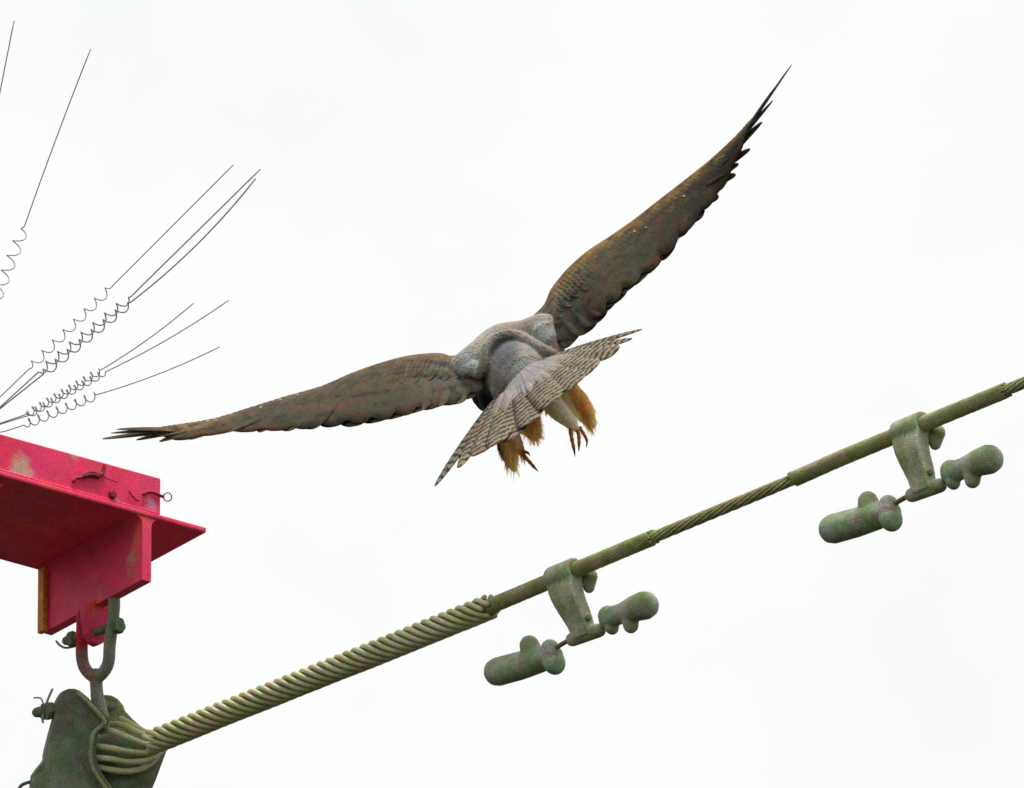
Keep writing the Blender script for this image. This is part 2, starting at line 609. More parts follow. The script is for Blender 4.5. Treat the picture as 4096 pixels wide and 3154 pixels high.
def helix_rod(px0, px1, rc, r, pitch, phase, name, mat, hand=1, sides=7, jag=0.0, steps=20):
    s0, s1 = len_at_px(px0) + random.uniform(-jag, jag) * S, len_at_px(px1) + random.uniform(-jag, jag) * S
    n = max(8, int((s1 - s0) / (pitch * S) * steps))
    pts = []
    for i in range(n + 1):
        s_ = lerp(s0, s1, i / n)
        p, t = at_len(s_)
        u = (Vector((0, 0, 1)) - t * t.z).normalized()
        b = t.cross(u)
        a = phase + hand * 2 * math.pi * s_ / (pitch * S)
        rr = (rc + 0.12 * math.sin(s_ * 190 + phase * 3)) * S
        pts.append(p + (u * math.cos(a) + b * math.sin(a)) * rr - path[0])
    mm = MB(); mm.tube(pts, r * S, sides, round_caps=True)
    return mm.build(name, mat, cable)
mm = MB(); mm.tube([at_len(lerp(len_at_px(157), cum[-1], i / 120))[0] - path[0] for i in range(121)], 3.6 * S, 8); mm.build('core_wire', M['rod_thin'], cable)
for k in range(9):
    helix_rod(157, 1290, 4.35, 1.8, 150, k * 2 * math.pi / 9, 'strand', M['rod_thin'], hand=-1, sides=6, steps=14)
mm = MB(); s0, s1 = len_at_px(150), len_at_px(500)
for (a, b) in ((486, 653), (794, 1005)):
    for k in range(20):
        helix_rod(a, b, 6.85, 1.25, 150, k * 2 * math.pi / 20, 'armour_rod', M['rod_thin'], hand=-1, sides=6, jag=3.5, steps=18)
for k in range(15):
    helix_rod(160, 488, 6.6, 1.5, 150, k * 2 * math.pi / 15, 'lining_rod', M['rod_thin'], hand=-1, sides=5, jag=2, steps=12)
NW = 8
for k in range(NW):
    helix_rod(152, 491, 10.6, 2.75, 101, k * 2 * math.pi / NW, 'wrap_rod', M['rod'], hand=1, sides=8, jag=4.5, steps=26)

# ------------------------------------------------------------------ strain clamp at the cable's end
fc = Fr(90, 740, zc(100))
zb = fc.o.z
clamp = empty('strain_clamp', fc.w, 'mossy green cast iron strain clamp gripping the end of the cable', 'clamp')
cheek = [(53, 704), (56.5, 697), (60, 692.5), (65, 689.8), (71.4, 689.6), (77.3, 692), (85.6, 699), (95, 708.6), (107, 720.5), (106, 724.5), (97.5, 731), (94, 739), (92.8, 755), (95, 767), (103, 780), (118, 800), (110, 840), (30, 840), (22, 815), (28.5, 788), (30, 776), (34, 770), (41.5, 761), (42.5, 752), (47, 734), (51, 720)]
m = MB(); m.prism([pv(x, y, zb + 6 + 0.25 * (x - 80)) for x, y in cheek], Vector((0.25, 0.1, 1)) * 15)
m.tube([pv(64, 742, zb + 12), pv(70, 800, zb + 14)], [15, 30], 18)
m.sphere(pv(48, 790, zb + 10), 19)
me = fuse(m, fc, 1.1 * S, 5); mesh_obj('clamp_body', me, M['zinc_dark'], clamp)
rim = [pv(x, y, zb + 23 + 0.25 * (x - 80)) for x, y in [(79, 693), (86, 699.5), (95, 708.6), (104.5, 719.5), (103.5, 724.5), (96, 731), (92.5, 739), (91.3, 755), (93.5, 768), (103, 783), (116, 800)]]
m = MB(); m.tube(curve(rim, 40), 2.3, 8, round_caps=True); m.build('raised_rim', M['zinc'], clamp, fc)
m = MB(); m.prism([pv(x, y, zb - 34) for x, y in [(96, 700), (102, 696), (109, 696.5), (115.5, 700), (120.7, 706), (123, 712), (131, 721), (141, 729), (150, 738), (148, 760), (120, 780), (98, 770)]], Vector((0.2, 0.1, 1)) * 10)
me = fuse(m, fc, 1.1 * S, 4); mesh_obj('rear_cheek', me, M['zinc'], clamp)
m = MB(); m.tube([pv(108, 756, zb - 14), pv(140, 756, zb - 6), pv(160, 744, zb + 4)], [23, 19, 9], 20, round_caps=True)
m.tube([pv(158, 744, zb), pv(140, 768, zb - 4), pv(116, 800, zb - 10), pv(100, 835, zb - 10)], [11, 20, 29, 32], 20, round_caps=True)
me = fuse(m, fc, 1.1 * S, 5); mesh_obj('thimble', me, M['zinc_dark'], clamp)
rods = [[(122, 719, 2), (131, 724, 8), (145, 731.5, 12), (158, 737, 10)],
        [(112, 724, 6), (124, 725, 16), (140, 733, 20), (160, 740, 13)],
        [(101, 731, 8), (112, 730.5, 20), (128, 737, 26), (146, 744, 22), (162, 743, 12)],
        [(96, 746, 12), (111, 747.5, 25), (128, 751, 28), (146, 752.5, 22), (164, 748, 12)],
        [(96.5, 757.5, 12), (111, 758.5, 25), (128, 761.5, 26), (146, 760, 20), (163, 751, 8)],
        [(98, 767, 10), (112, 769.5, 21), (128, 771, 22), (145, 767, 15), (160, 755, 4)]]
for rd in rods:
    m = MB(); m.tube(curve([pv(x, y, zb + 2 + zz) for x, y, zz in rd], 22), [3.3] * 19 + [2.9, 2.5, 2.0], 8, round_caps=True)
    m.build('gripped_rod', M['rod'], clamp, fc)
m = MB(); m.tube([pv(42, 715, zb - 6), pv(64, 708, zb + 8), pv(112, 706, zb - 26)], 5.5, 12); m.build('clevis_bolt', M['zinc_dark'], clamp, fc)
hexnut(pv(48.5, 711, zb + 4), Vector((-0.8, -0.2, 0.5)), 9.5, 10, 'nut', M['zinc_dark'], clamp, fc)
m = MB(); m.tube([pv(37, 712.5, zb - 2), pv(43.5, 711.5, zb + 2)], [5.2, 6], 12, round_caps=True); m.build('bolt_end', M['zinc_dark'], clamp, fc)
for pts in ([(45, 713), (46, 705), (48.5, 698), (52.3, 689.5)], [(44, 706), (42, 699.5), (38.5, 697.6), (34, 697.8)], [(43.5, 714), (42.5, 719), (43.2, 722)]):
    m = MB(); m.tube(curve([pv(x, y, zb + 6) for x, y in pts], 12), 1.35 if pts[0][1] > 712 else 0.9, 6, round_caps=True); m.build('cotter_pin', M['wire'], clamp, fc)
m = MB(); m.tube(curve([pv(x, y, zb) for x, y in [(14, 800), (20, 787), (25, 783.5), (30, 782)]], 12), 1.8, 7, round_caps=True); m.build('loose_wire', M['zinc_dark'], clamp, fc)

# ------------------------------------------------------------------ shackle between crossarm and clamp
fs = Fr(96, 660, -290)
sh = empty('shackle', fs.w, 'long U-shaped iron shackle hanging from the red crossarm, partly overpainted red', 'shackle')
def zs(x):
    return -284 + 0.8 * (x - 96)
m = MB(); m.tube(curve([pv(x, y, zs(x)) for x, y in [(82.5, 615), (82, 632), (81.6, 648), (82.4, 661), (86.5, 670.5), (96, 677.5), (104.5, 671), (109, 661), (110, 645), (112.5, 626), (114.5, 606), (114, 597)]], 48), 6.3, 14, round_caps=True)
m.tube(curve([pv(x, y, zs(x)) for x, y in [(96, 676), (96.5, 686), (97.5, 697), (99.5, 708), (101, 716)]], 14), [8, 6.7, 6.5, 6.5, 6.5, 6.6, 6.8, 7, 7.2, 7.4, 7.6, 7.8, 7.8, 7.8], 14, round_caps=True)
me = fuse(m, fs, 0.9 * S, 4)
ca = me.color_attributes.new('Col', 'FLOAT_COLOR', 'POINT')
for v in me.vertices:
    x = 96 + v.co.dot(RT) / fs.s; y = 660 - v.co.dot(UP) / fs.s
    nn = mnoise.noise(v.co * 60)
    paint = smoothstep(652 + 8 * nn, 640 + 8 * nn, y) * smoothstep(96, 90, x)
    rust = smoothstep(98 + 5 * nn, 88 + 5 * nn, x) * 0.8
    c = cmix((0.24, 0.25, 0.20), (0.24, 0.11, 0.09), rust)
    c = cmix(c, (0.52, 0.02, 0.06), paint)
    ca.data[v.index].color = (*c, 1)
M['shackle'] = material('overpainted_iron', None, attr=True, rough=0.7, chroma=0.22, cscale=70, grain=0.42)
mesh_obj('bow', me, M['shackle'], sh)
q_ = pv(119, 624, zs(119)) - pv(66, 641, zs(66))
m = MB(); m.tube([pv(66, 641, zs(66)), pv(117, 625, zs(117))], 4.6, 12, round_caps=True); m.build('bolt', M['zinc_dark'], sh, fs)
hexnut(pv(72.5, 639.5, zs(72.5)), q_, 8.6, 7.5, 'nut', M['zinc_dark'], sh, fs)
hexnut(pv(118.5, 625, zs(118.5)), q_, 9, 6.5, 'bolt_head', M['zinc_dark'], sh, fs)
m = MB(); m.tube(curve([pv(x, y, zs(68)) for x, y in [(56, 641.5), (59, 645), (63, 647.5), (67, 648), (72, 647)]], 12), 1.2, 6, round_caps=True); m.build('cotter_pin', M['wire'], sh, fs)

# ------------------------------------------------------------------ vibration dampers on the cable
def make_damper(label):
    c0 = (564.5, 575.5)
    fd = Fr(c0[0], c0[1], zc(c0[0]))
    p_, t_ = at_len(len_at_px(c0[0]))
    root = empty('vibration_damper', p_, label, 'damper', 'dampers clamped to the cable')
    O = fd.o
    e = loc_dir(Vector((0.729, 0.685, 0)))
    G = (e * 0.489 - Z * 0.872).normalized()
    T = A.cross(G)
    if T.z < 0: T = -T
    def a_(px, py, dz=0):
        return pv(px, py, O.z + 0.97 * (px - 585) + dz + 20)
    sl0, sl1 = a_(572.5, 640), a_(599, 630.5)
    slm = (sl0 + sl1) / 2
    # clamp casting: saddle over the cable, tapering arm, sleeve
    m = MB()
    ring = []
    for k in range(21):
        a = R_(-125 + 250 * k / 20)
        ring.append((-G * math.cos(a) + T * math.sin(a)))
    half = 17.5
    ro, ri = 13.2, 8.2
    vs, fcs = [], []
    for sgn in (-1, 1):
        for d_ in ring: vs.append(O + A * sgn * half + d_ * ro)
        for d_ in ring: vs.append(O + A * sgn * half + d_ * ri)
    n = 21
    for k in range(n - 1):
        fcs += [(k, k + 1, 2 * n + k + 1, 2 * n + k), (n + k, 3 * n + k, 3 * n + k + 1, n + k + 1),
                (k, n + k, n + k + 1, k + 1), (2 * n + k, 2 * n + k + 1, 3 * n + k + 1, 3 * n + k)]
    fcs += [(0, 2 * n, 3 * n, n), (n - 1, 2 * n - 1, 4 * n - 1, 3 * n - 1)]
    m.add(vs, fcs)
    f0 = O + T * 2.5 + G * 4
    f1 = slm + T * 2
    secs = []
    for f in [i / 8 for i in range(9)]:
        c = f0.lerp(f1, f) + T * 6.0 * math.sin(math.pi * min(1, f * 1.3)) * (1 - f)
        wd = lerp(18, 11.0, f ** 0.8); th = lerp(10.0, 7.0, f)
        secs.append([c + A * sx * wd + T * sy * th for sx, sy in ((-1, -1), (1, -1), (1, 1), (-1, 1))])
    vs = [p for s_ in secs for p in s_]
    fcs = [(3, 2, 1, 0), (32, 33, 34, 35)]
    for i in range(8):
        for k in range(4):
            fcs.append((i * 4 + k, i * 4 + (k + 1) % 4, i * 4 + 4 + (k + 1) % 4, i * 4 + 4 + k))
    m.add(vs, fcs)
    m.tube([sl0, sl1], 7.3, 16, round_caps=True)
    me = fuse(m, fd, 1.0 * S, 9)
    mesh_obj('clamp', me, M['zinc'], root)
    # keeper jaw behind, with its bolt
    m = MB()
    nb = pv(589.5, 577, O.z + 4)
    m.tube([nb, nb - Vector((0.5, 11, 0))], [8.5, 6.0], 16, round_caps=True)
    m.tube([O - T * 8 + G * 6 + A * 2, nb - Vector((3, 5, 0))], [8, 7], 14, round_caps=True)
    me = fuse(m, fd, 1.0 * S, 6)
    mesh_obj('keeper', me, M['zinc'], root)
    hexnut(slm + A * 11.5 - G * 15, A, 3.6, 4, 'bolt', M['zinc_dark'], root, fd)
    # messenger wire
    m = MB(); m.tube(curve([a_(540, 655), a_(556, 648.3), a_(567, 642), a_(585, 635.5), a_(598, 628.5), a_(610, 621), a_(620, 615)], 40), 2.5, 8)
    m.build('messenger_wire', M['rust_wire'], root, fd)
    # weights
    m = MB()
    m.tube([a_(497.8, 673.2), a_(520, 667), a_(541, 660)], [14.6, 14.4, 13.5], 22, round_caps=True)
    m.sphere(a_(550.5, 650.5), 11.0, (A, 0.8)); m.sphere(a_(554, 663), 13.2, (A, 0.75)); m.sphere(a_(552, 657), 13.0, (A, 0.8))
    m.tube([a_(529.5, 646.5), a_(534, 660)], [10.4, 12], 16, round_caps=True)
    me = fuse(m, fd, 1.0 * S, 3)
    mesh_obj('weight', me, M['weight'], root)
    m = MB()
    m.tube([a_(608.5, 618.5), a_(622, 613), a_(634, 608.5), a_(644.3, 605.2)], [10.8, 10.2, 13.2, 14.6], 22, round_caps=True)
    m.sphere(a_(608, 616), 10.6); m.sphere(a_(611.5, 627), 8.2, (A, 0.8))
    m.tube([a_(629, 613), a_(630.5, 625.5)], [10.5, 8.0], 16, round_caps=True)
    me = fuse(m, fd, 1.0 * S, 3)
    mesh_obj('weight', me, M['weight'], root)
    return root
M['rust_wire'] = material('rusty_strand', [(0.20, 0.13, 0.09), (0.15, 0.13, 0.08)], rough=0.8, chroma=0.2)
d1 = make_damper('grey-green dumbbell vibration damper hanging nearest to the twisted wrap on the cable')
d2 = d1.copy(); col.objects.link(d2)
for ch in list(d1.children):
    c = ch.copy(); col.objects.link(c); c.parent = d2
d2['label'] = 'grey-green dumbbell vibration damper hanging farther up the cable near the right edge'
d2.location = at_len(len_at_px(911.5))[0]
d2.rotation_mode = 'QUATERNION'
d2.rotation_quaternion = Matrix.Rotation(R_(-9.5), 3, AW).to_quaternion()
d2.scale = (1.02,) * 3

# ------------------------------------------------------------------ the falcon
fk = Fr(515, 365, 0)
bird = empty('falcon', fk.w, 'brown and slate falcon flying away with wings spread, tail fanned and feet dangling', 'falcon')
def pxof(co):
    return Vector((515 + co.dot(RT) / fk.s, 365 - co.dot(UP) / fk.s, -co.dot(FW) / fk.s))
SL, SLP, RUMP, FLANK_SHADE, BUFF, WARM = (0.27, 0.255, 0.22), (0.36, 0.395, 0.385), (0.135, 0.13, 0.138), (0.018, 0.03, 0.026), (0.42, 0.24, 0.09), (0.29, 0.235, 0.185)
def body_col(x, y, z):
    c = SL
    def spot(cx, cy, rx, ry, colr, k=1.0, ang=0):
        nonlocal c
        dx, dy = x - cx, y - cy
        ca_, sa_ = math.cos(R_(ang)), math.sin(R_(ang))
        u_, v_ = (dx * ca_ + dy * sa_) / rx, (-dx * sa_ + dy * ca_) / ry
        c = cmix(c, colr, k * smoothstep(1.25, 0.45, math.hypot(u_, v_)))
    spot(510, 328, 26, 10, WARM, 0.7, -26)
    spot(467, 362, 12, 13, SLP, 1.0)
    spot(472, 378, 12, 8, SL, 0.7)
    spot(541, 330, 13, 10, SLP, 1.0, 25)
    spot(555, 345, 13, 9, WARM, 0.8)
    spot(505, 350, 16, 20, RUMP, 1.0)
    spot(533, 371, 22, 11, (0.32, 0.33, 0.34), 0.9, -30)
    spot(516, 376, 16, 13, (0.33, 0.33, 0.34), 0.9)
    spot(500, 395, 10, 18, (0.26, 0.24, 0.24), 0.8)
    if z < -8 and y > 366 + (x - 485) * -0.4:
        c = cmix(c, FLANK_SHADE, smoothstep(-8, -22, z))  # shade painted into the plumage colour of the low, far flank
    return c
m = MB()
m.tube(curve([pv(531, 384, 14), pv(522, 376, -8), pv(517, 372, -40), pv(513, 370, -80), pv(511, 366, -115), pv(507, 358, -140)], 18),
       [14, 20, 26, 30, 33, 36, 38, 40, 41, 42, 42, 41, 40, 38, 35, 31, 27, 24], 26, round_caps=True)
m.sphere(pv(503, 394, -55), 26); m.sphere(pv(497, 388, -75), 28)
m.sphere(pv(505, 352, -168), 21); m.sphere(pv(503, 353, -186), 13)         # head, hidden beyond the back
# mantle and the two shoulder lobes
m.tube(curve([pv(465, 368, -32), pv(474, 363, -32), pv(484, 356, -42), pv(503, 352, -64), pv(524, 341, -44), pv(538, 333, -32), pv(547, 331, -30)], 19), [16.5, 17, 17.5, 18, 18, 18, 19, 23, 27, 28.5, 28, 25, 22, 20, 19, 18.5, 18.5, 18.5, 18], 24, round_caps=True)
m.tube([pv(463, 371, -30), pv(474, 369, -22)], [14, 12.5], 18, round_caps=True)
m.tube([pv(544, 333, -24), pv(551, 344, -15), pv(557, 351, -10)], [16, 13, 8.5], 18, round_caps=True)
# rump
m.sphere(pv(517, 364, -32), 25, (Vector((0, 0, 1)), 0.75)); m.sphere(pv(525, 374, -6), 22); m.sphere(pv(508, 357, -42), 20, (Vector((0, 0, 1)), 0.8))
m.tube(curve([pv(478, 374, -12), pv(484, 364, -8), pv(486, 350, -12), pv(495, 339, -19), pv(511, 334.5, -20), pv(524, 339, -14), pv(539, 348, -6), pv(557, 355, -3)], 26), [6] * 24 + [5, 4], 12, round_caps=True)
m.sphere(pv(507, 388, -12), 17); m.sphere(pv(546, 368, -10), 14); m.sphere(pv(497, 372, -32), 12)
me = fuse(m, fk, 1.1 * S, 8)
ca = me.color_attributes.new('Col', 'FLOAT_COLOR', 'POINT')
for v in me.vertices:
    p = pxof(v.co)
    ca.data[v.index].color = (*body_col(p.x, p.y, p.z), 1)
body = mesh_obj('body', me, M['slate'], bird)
# beak and eyes on the far side of the head
m = MB(); m.tube(curve([pv(503, 355, -196), pv(503, 357, -204), pv(504, 362, -209), pv(504.5, 366, -208)], 8), [6, 5.5, 5, 4.3, 3.4, 2.4, 1.4, 0.6], 10); m.build('beak', M['beak'], bird, fk)
for dx, dy in ((-13, 3), (15, -4)):
    m = MB(); m.sphere(pv(504 + dx, 350 + dy, -181), 4.0); m.build('eye', M['eye'], bird, fk)


def feather_geo(base, tip, nrm, width, camber=4, side_bow=0.0, point=0.35, seg=11, asym=0.0, cfun=None, root_w=0.35, thick=0.3):
    """thin curved vane with a raised shaft; returns an MB"""
    ax = tip - base
    L_ = ax.length
    t = ax.normalized()
    n = (nrm - t * nrm.dot(t)).normalized()
    sd_ = t.cross(n)
    cross = (-1.0, -0.55, -0.06, 0.06, 0.55, 1.0)
    mb = MB()
    tops, bots = [], []
    for i in range(seg + 1):
        f = 1 - (1 - i / seg) ** 1.7
        c = base + ax * f + n * camber * 4 * f * (1 - f) + sd_ * side_bow * 4 * f * (1 - f)
        wv = lerp(root_w, 1, smoothstep(0, 0.3, f))
        if f > 1 - point:
            q = (f - 1 + point) / point
            wv *= math.sqrt(max(0.0, 1 - q * q)) * 0.97 + 0.03
        for cx in cross:
            hw = width * (0.5 + (asym if cx > 0 else -asym)) * wv
            droop = -0.035 * width * cx * cx * wv
            ridge = 0.25 if abs(cx) < 0.1 else 0
            tops.append(c + sd_ * cx * hw + n * (droop + ridge))
            bots.append(c + sd_ * cx * hw + n * (droop - thick * (1 - 0.5 * abs(cx))))
            mb.uv.append((f, cx * 0.5 + 0.5))
    k = len(cross)
    N_ = len(tops)
    fcs = []
    for i in range(seg):
        for j in range(k - 1):
            a = i * k + j
            fcs.append((a, a + 1, a + k + 1, a + k))
            fcs.append((N_ + a, N_ + a + k, N_ + a + k + 1, N_ + a + 1))
        for j in (0, k - 1):
            a = i * k + j
            q_ = (a, a + k, N_ + a + k, N_ + a)
            fcs.append(q_ if j == 0 else q_[::-1])
    for i in (0, seg):
        for j in range(k - 1):
            a = i * k + j
            fcs.append((a, N_ + a, N_ + a + 1, a + 1) if i == 0 else (a, a + 1, N_ + a + 1, N_ + a))
    mb.uv = mb.uv + mb.uv
    cols = None
    if cfun:
        cols = [cfun(p, uv) for p, uv in zip(tops + bots, mb.uv)]
    mb.add(tops + bots, fcs, True, cols)
    return mb


def leaf(mb, p, d, n, ln, wd, c, lift=0.12):
    """a small body feather: pointed oval lying on the skin"""
    s_ = d.cross(n).normalized()
    e = d * ln
    up = n * ln * lift
    a = [p, p + e * 0.35 + s_ * wd * 0.5 + up * 0.4, p + e * 0.75 + s_ * wd * 0.42 + up * 0.75, p + e + up, p + e * 0.75 - s_ * wd * 0.42 + up * 0.75,
         p + e * 0.35 - s_ * wd * 0.5 + up * 0.4, p + e * 0.55 + up * 0.75 + n * wd * 0.10]
    c2 = [tuple(x * k for x in c) for k in (0.85, 0.95, 1.0, 1.08, 1.0, 0.95, 1.0)]
    mb.add(a, [(0, 1, 6), (1, 2, 6), (2, 3, 6), (3, 4, 6), (4, 5, 6), (5, 0, 6)], True, c2)


# --- wings
def make_wing(LE, TE, zLE, zTE, tips, side):
    nst = len(LE)
    le = [pv(x, y, z) for (x, y), z in zip(LE, zLE)]
    te = [pv(x, y, z) for (x, y), z in zip(TE, zTE)]
    def nrm(k):
        sp = sample(le, k + 0.4) - sample(le, k - 0.4)
        chd = sample(te, k) - sample(le, k)
        n = sp.cross(chd).normalized()
        if n.z < 0: n = -n
        return n
    def surf(k, c):
        """upper skin"""
        a, b = sample(le, k), sample(te, k)
        ch = (b - a).length
        arch = 0.12 * ch * (math.sin(math.pi * min(1, c * 0.96 + 0.04)) ** 0.8)
        return a.lerp(b, c) + nrm(k) * arch
    DK, BR, LEc, PALE = (0.056, 0.050, 0.030), (0.060, 0.048, 0.029), (0.20, 0.105, 0.020), (0.12, 0.11, 0.088)
    def wcol(k, c):
        f = k / (nst - 1)
        q = cmix(PALE, DK if side > 0 else BR, smoothstep(0.02, 0.35, f))
        if side > 0:
            q = cmix(q, (0.034, 0.027, 0.018), smoothstep(0.35, 0.75, f) * smoothstep(0.15, 0.5, c))
            q = cmix(q, LEc, smoothstep(0.46, 0.12, c) * smoothstep(0.05, 0.3, f) * 0.9)
        else:
            q = cmix(q, (0.15, 0.09, 0.032), smoothstep(0.35, 0.1, c) * 0.6)
            q = cmix(q, (0.20, 0.12, 0.045), smoothstep(0.7, 0.9, f) * smoothstep(0.8, 0.3, c) * 0.8)
        return q
    # covert skin: closed, thick at the leading edge
    mb = MB(); NK, NC = 120, 10
    rows = []
    for i in range(NK + 1):
        k = (nst - 1.05) * i / NK
        cmax = lerp(0.955 + 0.055 * abs(math.sin(math.pi * 1.25 * k)) ** 0.7, 0.50, smoothstep(0.93, 1.0, i / NK))
        n = nrm(k)
        ch = (sample(te, k) - sample(le, k)).length
        th = max(0.6, 0.13 * ch * (1 - 0.8 * smoothstep(0.6, 1, i / NK)))
        row, cc = [], []
        for j in range(NC + 1):
            c = cmax * j / NC
            row.append(surf(k, c) + n * 0.6); cc.append(wcol(k, c))
        for j in range(NC, -1, -1):
            c = cmax * j / NC
            row.append(surf(k, c) - n * (0.5 + th * math.sqrt(max(0, c / cmax)) * (1 - c / cmax) * 1.6)); cc.append(BUFF if False else wcol(k, c))
        rows.append((row, cc))
    W_ = len(rows[0][0])
    vs, cs, fcs = [], [], []
    for row, cc in rows:
        vs += row; cs += cc
    for i in range(NK):
        for j in range(W_):
            fcs.append((i * W_ + j, i * W_ + (j + 1) % W_, (i + 1) * W_ + (j + 1) % W_, (i + 1) * W_ + j))
    fcs.append(tuple(range(W_))); fcs.append(tuple(NK * W_ + j for j in range(W_ - 1, -1, -1)))
    mb.add(vs, fcs, True, cs)
    wing = mb.build('wing', M['flight'], bird, fk)
    # flight feathers
    nt_ = len(tips)
    for i, (tx, ty, kt, kb, wd, pt) in enumerate(tips):
        if i < 10: kb = max(kb, kt - lerp(2.7, 1.35, i / 9))
        else: kb = max(kb, kt - 0.55)
        kb = min(kb, nst - 1.3)
        if i < 3: wd, pt = wd * 0.75, 0.85
        elif i < 8: pt = min(0.8, pt * 1.7)
        if kt <= nst - 1:
            zt = sample(te, kt).z
        else:
            zt = te[-1].z + (kt - nst + 1) * 18
        tip = pv(tx, ty, zt)
        base = surf(kb, 0.45) - nrm(kb) * ((2.6 if i < 12 else 5) + 0.05 * i)
        fk_ = kb / (nst - 1)
        prim = i < 10
        def cf(p, uv, kb=kb, kt=kt, prim=prim):
            c = wcol(min(nst - 1, lerp(kb, kt, uv[0])), 0.3 + 0.7 * uv[0])
            edge = smoothstep(0.90, 0.97, uv[0])
            c = cmix(c, tuple(x * 1.25 for x in c), edge * (0 if prim else 1))
            return c
        mb = feather_geo(base, tip, nrm(min(kb + 0.2, nst - 1)), wd * (1.6 if i > 7 else 1.4), camber=(0.045 if i < 12 else 0.02) * (sample(te, min(kt, nst - 1)) - sample(le, min(kt, nst - 1))).length, point=pt, seg=15,
                         root_w=0.85, asym=-0.1 if side > 0 else 0.1, cfun=cf, side_bow=0)
        mb.build('primary_feather' if prim else 'secondary_feather', M['flight'], wing, fk)
    # greater coverts
    rnd = random.Random(5 + side)
    for i in range(20):
        k = lerp(0.4, nst - 2.2, i / 19)
        b = surf(k, 0.34) - nrm(k) * 0.6
        kk = min(nst - 1, k + 0.18 + 0.7 * smoothstep(0.5, 1, i / 19))
        tp = surf(kk, 0.70 + rnd.uniform(-0.03, 0.03)) + nrm(k) * 0.75
        mb = feather_geo(b, tp, nrm(k), lerp(17, 8, i / 19), camber=0.6, point=0.5, seg=9, root_w=0.8,
                         cfun=lambda p, uv, k=k: tuple(x * rnd.uniform(0.9, 1.1) * (1.18 if uv[0] > 0.93 else 1) for x in wcol(k, 0.35 + 0.3 * uv[0])))
        mb.build('covert_feather', M['flight'], wing, fk)
    # small coverts in overlapping rows
    mb = MB()
    for r in range(6):
        c = 0.10 + 0.082 * r
        cnt = 64
        for i in range(cnt):
            k = (nst - 1.3) * (i + 0.5 * (r % 2)) / cnt + rnd.uniform(-0.03, 0.03)
            if k < 0.05: continue
            p = surf(k, c) + nrm(k) * 0.7
            d_ = (surf(min(nst - 1, k + 0.12 + 0.25 * k / nst), c + 0.16) - p)
            ln = d_.length
            vv = rnd.uniform(0.8, 1.22); cc = tuple(x * vv for x in wcol(k, c))
            sp_ = 1.0
            if rnd.random() < 0.07 and k > 6 and c > 0.2: cc, sp_ = (0.42, 0.33, 0.23), 0.38
            leaf(mb, p + nrm(k) * (0.8 if sp_ < 1 else 0), d_.normalized(), nrm(k), min(ln, 15) * rnd.uniform(0.9, 1.15) * sp_, lerp(9, 4, k / nst) * sp_, cc, 0.035)
    mb.build('small_coverts', M['flight'], wing, fk, kind='stuff')
    return wing

LLE = [(470, 352), (452, 357.5), (438, 355), (411, 358), (386, 364.4), (356, 374.5), (322, 389), (285, 399), (250, 409.5), (215, 420), (180, 425), (150, 429.3)]
LTE = [(484, 388), (468, 397), (452, 404), (424, 410), (396, 417), (367, 422), (335, 425), (300, 429), (262, 431), (225, 433), (185, 439.5), (148, 440.5)]
LZ0 = [-60, -64, -70, -85, -92, -92, -84, -68, -48, -24, 0, 20]
LZ1 = [-10, 0, 14, 32, 40, 36, 26, 20, 16, 18, 26, 34]
#        tip x, y,  k of tip, k of base, width, point
LT = [(103.5, 438.9, 12.6, 8.6, 9, 0.62), (112, 433.0, 12.5, 8.3, 7, 0.6), (117.5, 429.3, 12.3, 8.0, 8, 0.6), (137, 440, 11.4, 7.6, 10, 0.5), (160, 441.6, 10.7, 7.2, 13, 0.45),
      (190, 439.5, 9.9, 6.8, 14, 0.4), (226, 432.5, 8.95, 6.4, 15, 0.36), (259, 432.2, 8.05, 6.0, 17, 0.33), (286, 431.2, 7.35, 5.6, 19, 0.3), (311, 429.3, 6.65, 5.2, 20, 0.28),
      (335, 426.5, 5.95, 4.85, 21, 0.25), (357, 425.8, 5.3, 4.4, 22, 0.22), (378, 422, 4.62, 3.95, 22, 0.2), (398, 417.6, 3.93, 3.4, 22, 0.2), (419, 411.5, 3.16, 2.8, 22, 0.2),
      (438, 407, 2.5, 2.2, 21, 0.2), (456, 404.2, 1.75, 1.6, 20, 0.2), (468, 399, 1.0, 1.1, 19, 0.22)]
make_wing(LLE, LTE, LZ0, LZ1, LT, -1)
RLE = [(528, 322), (545, 306), (553.5, 289), (570, 270), (590, 253), (609, 240.5), (635, 222), (660, 202), (690, 178), (715, 157), (739, 134), (753, 118)]
RTE = [(548, 349), (564, 341), (574, 340), (592, 326), (609, 307), (629, 288), (654, 268), (676, 244), (702, 214), (723, 188), (739, 154), (752, 130)]
RZ0 = [-60, -64, -72, -86, -92, -92, -84, -70, -50, -26, -2, 16]
RZ1 = [-10, 0, 10, 30, 40, 38, 30, 24, 18, 16, 22, 28]
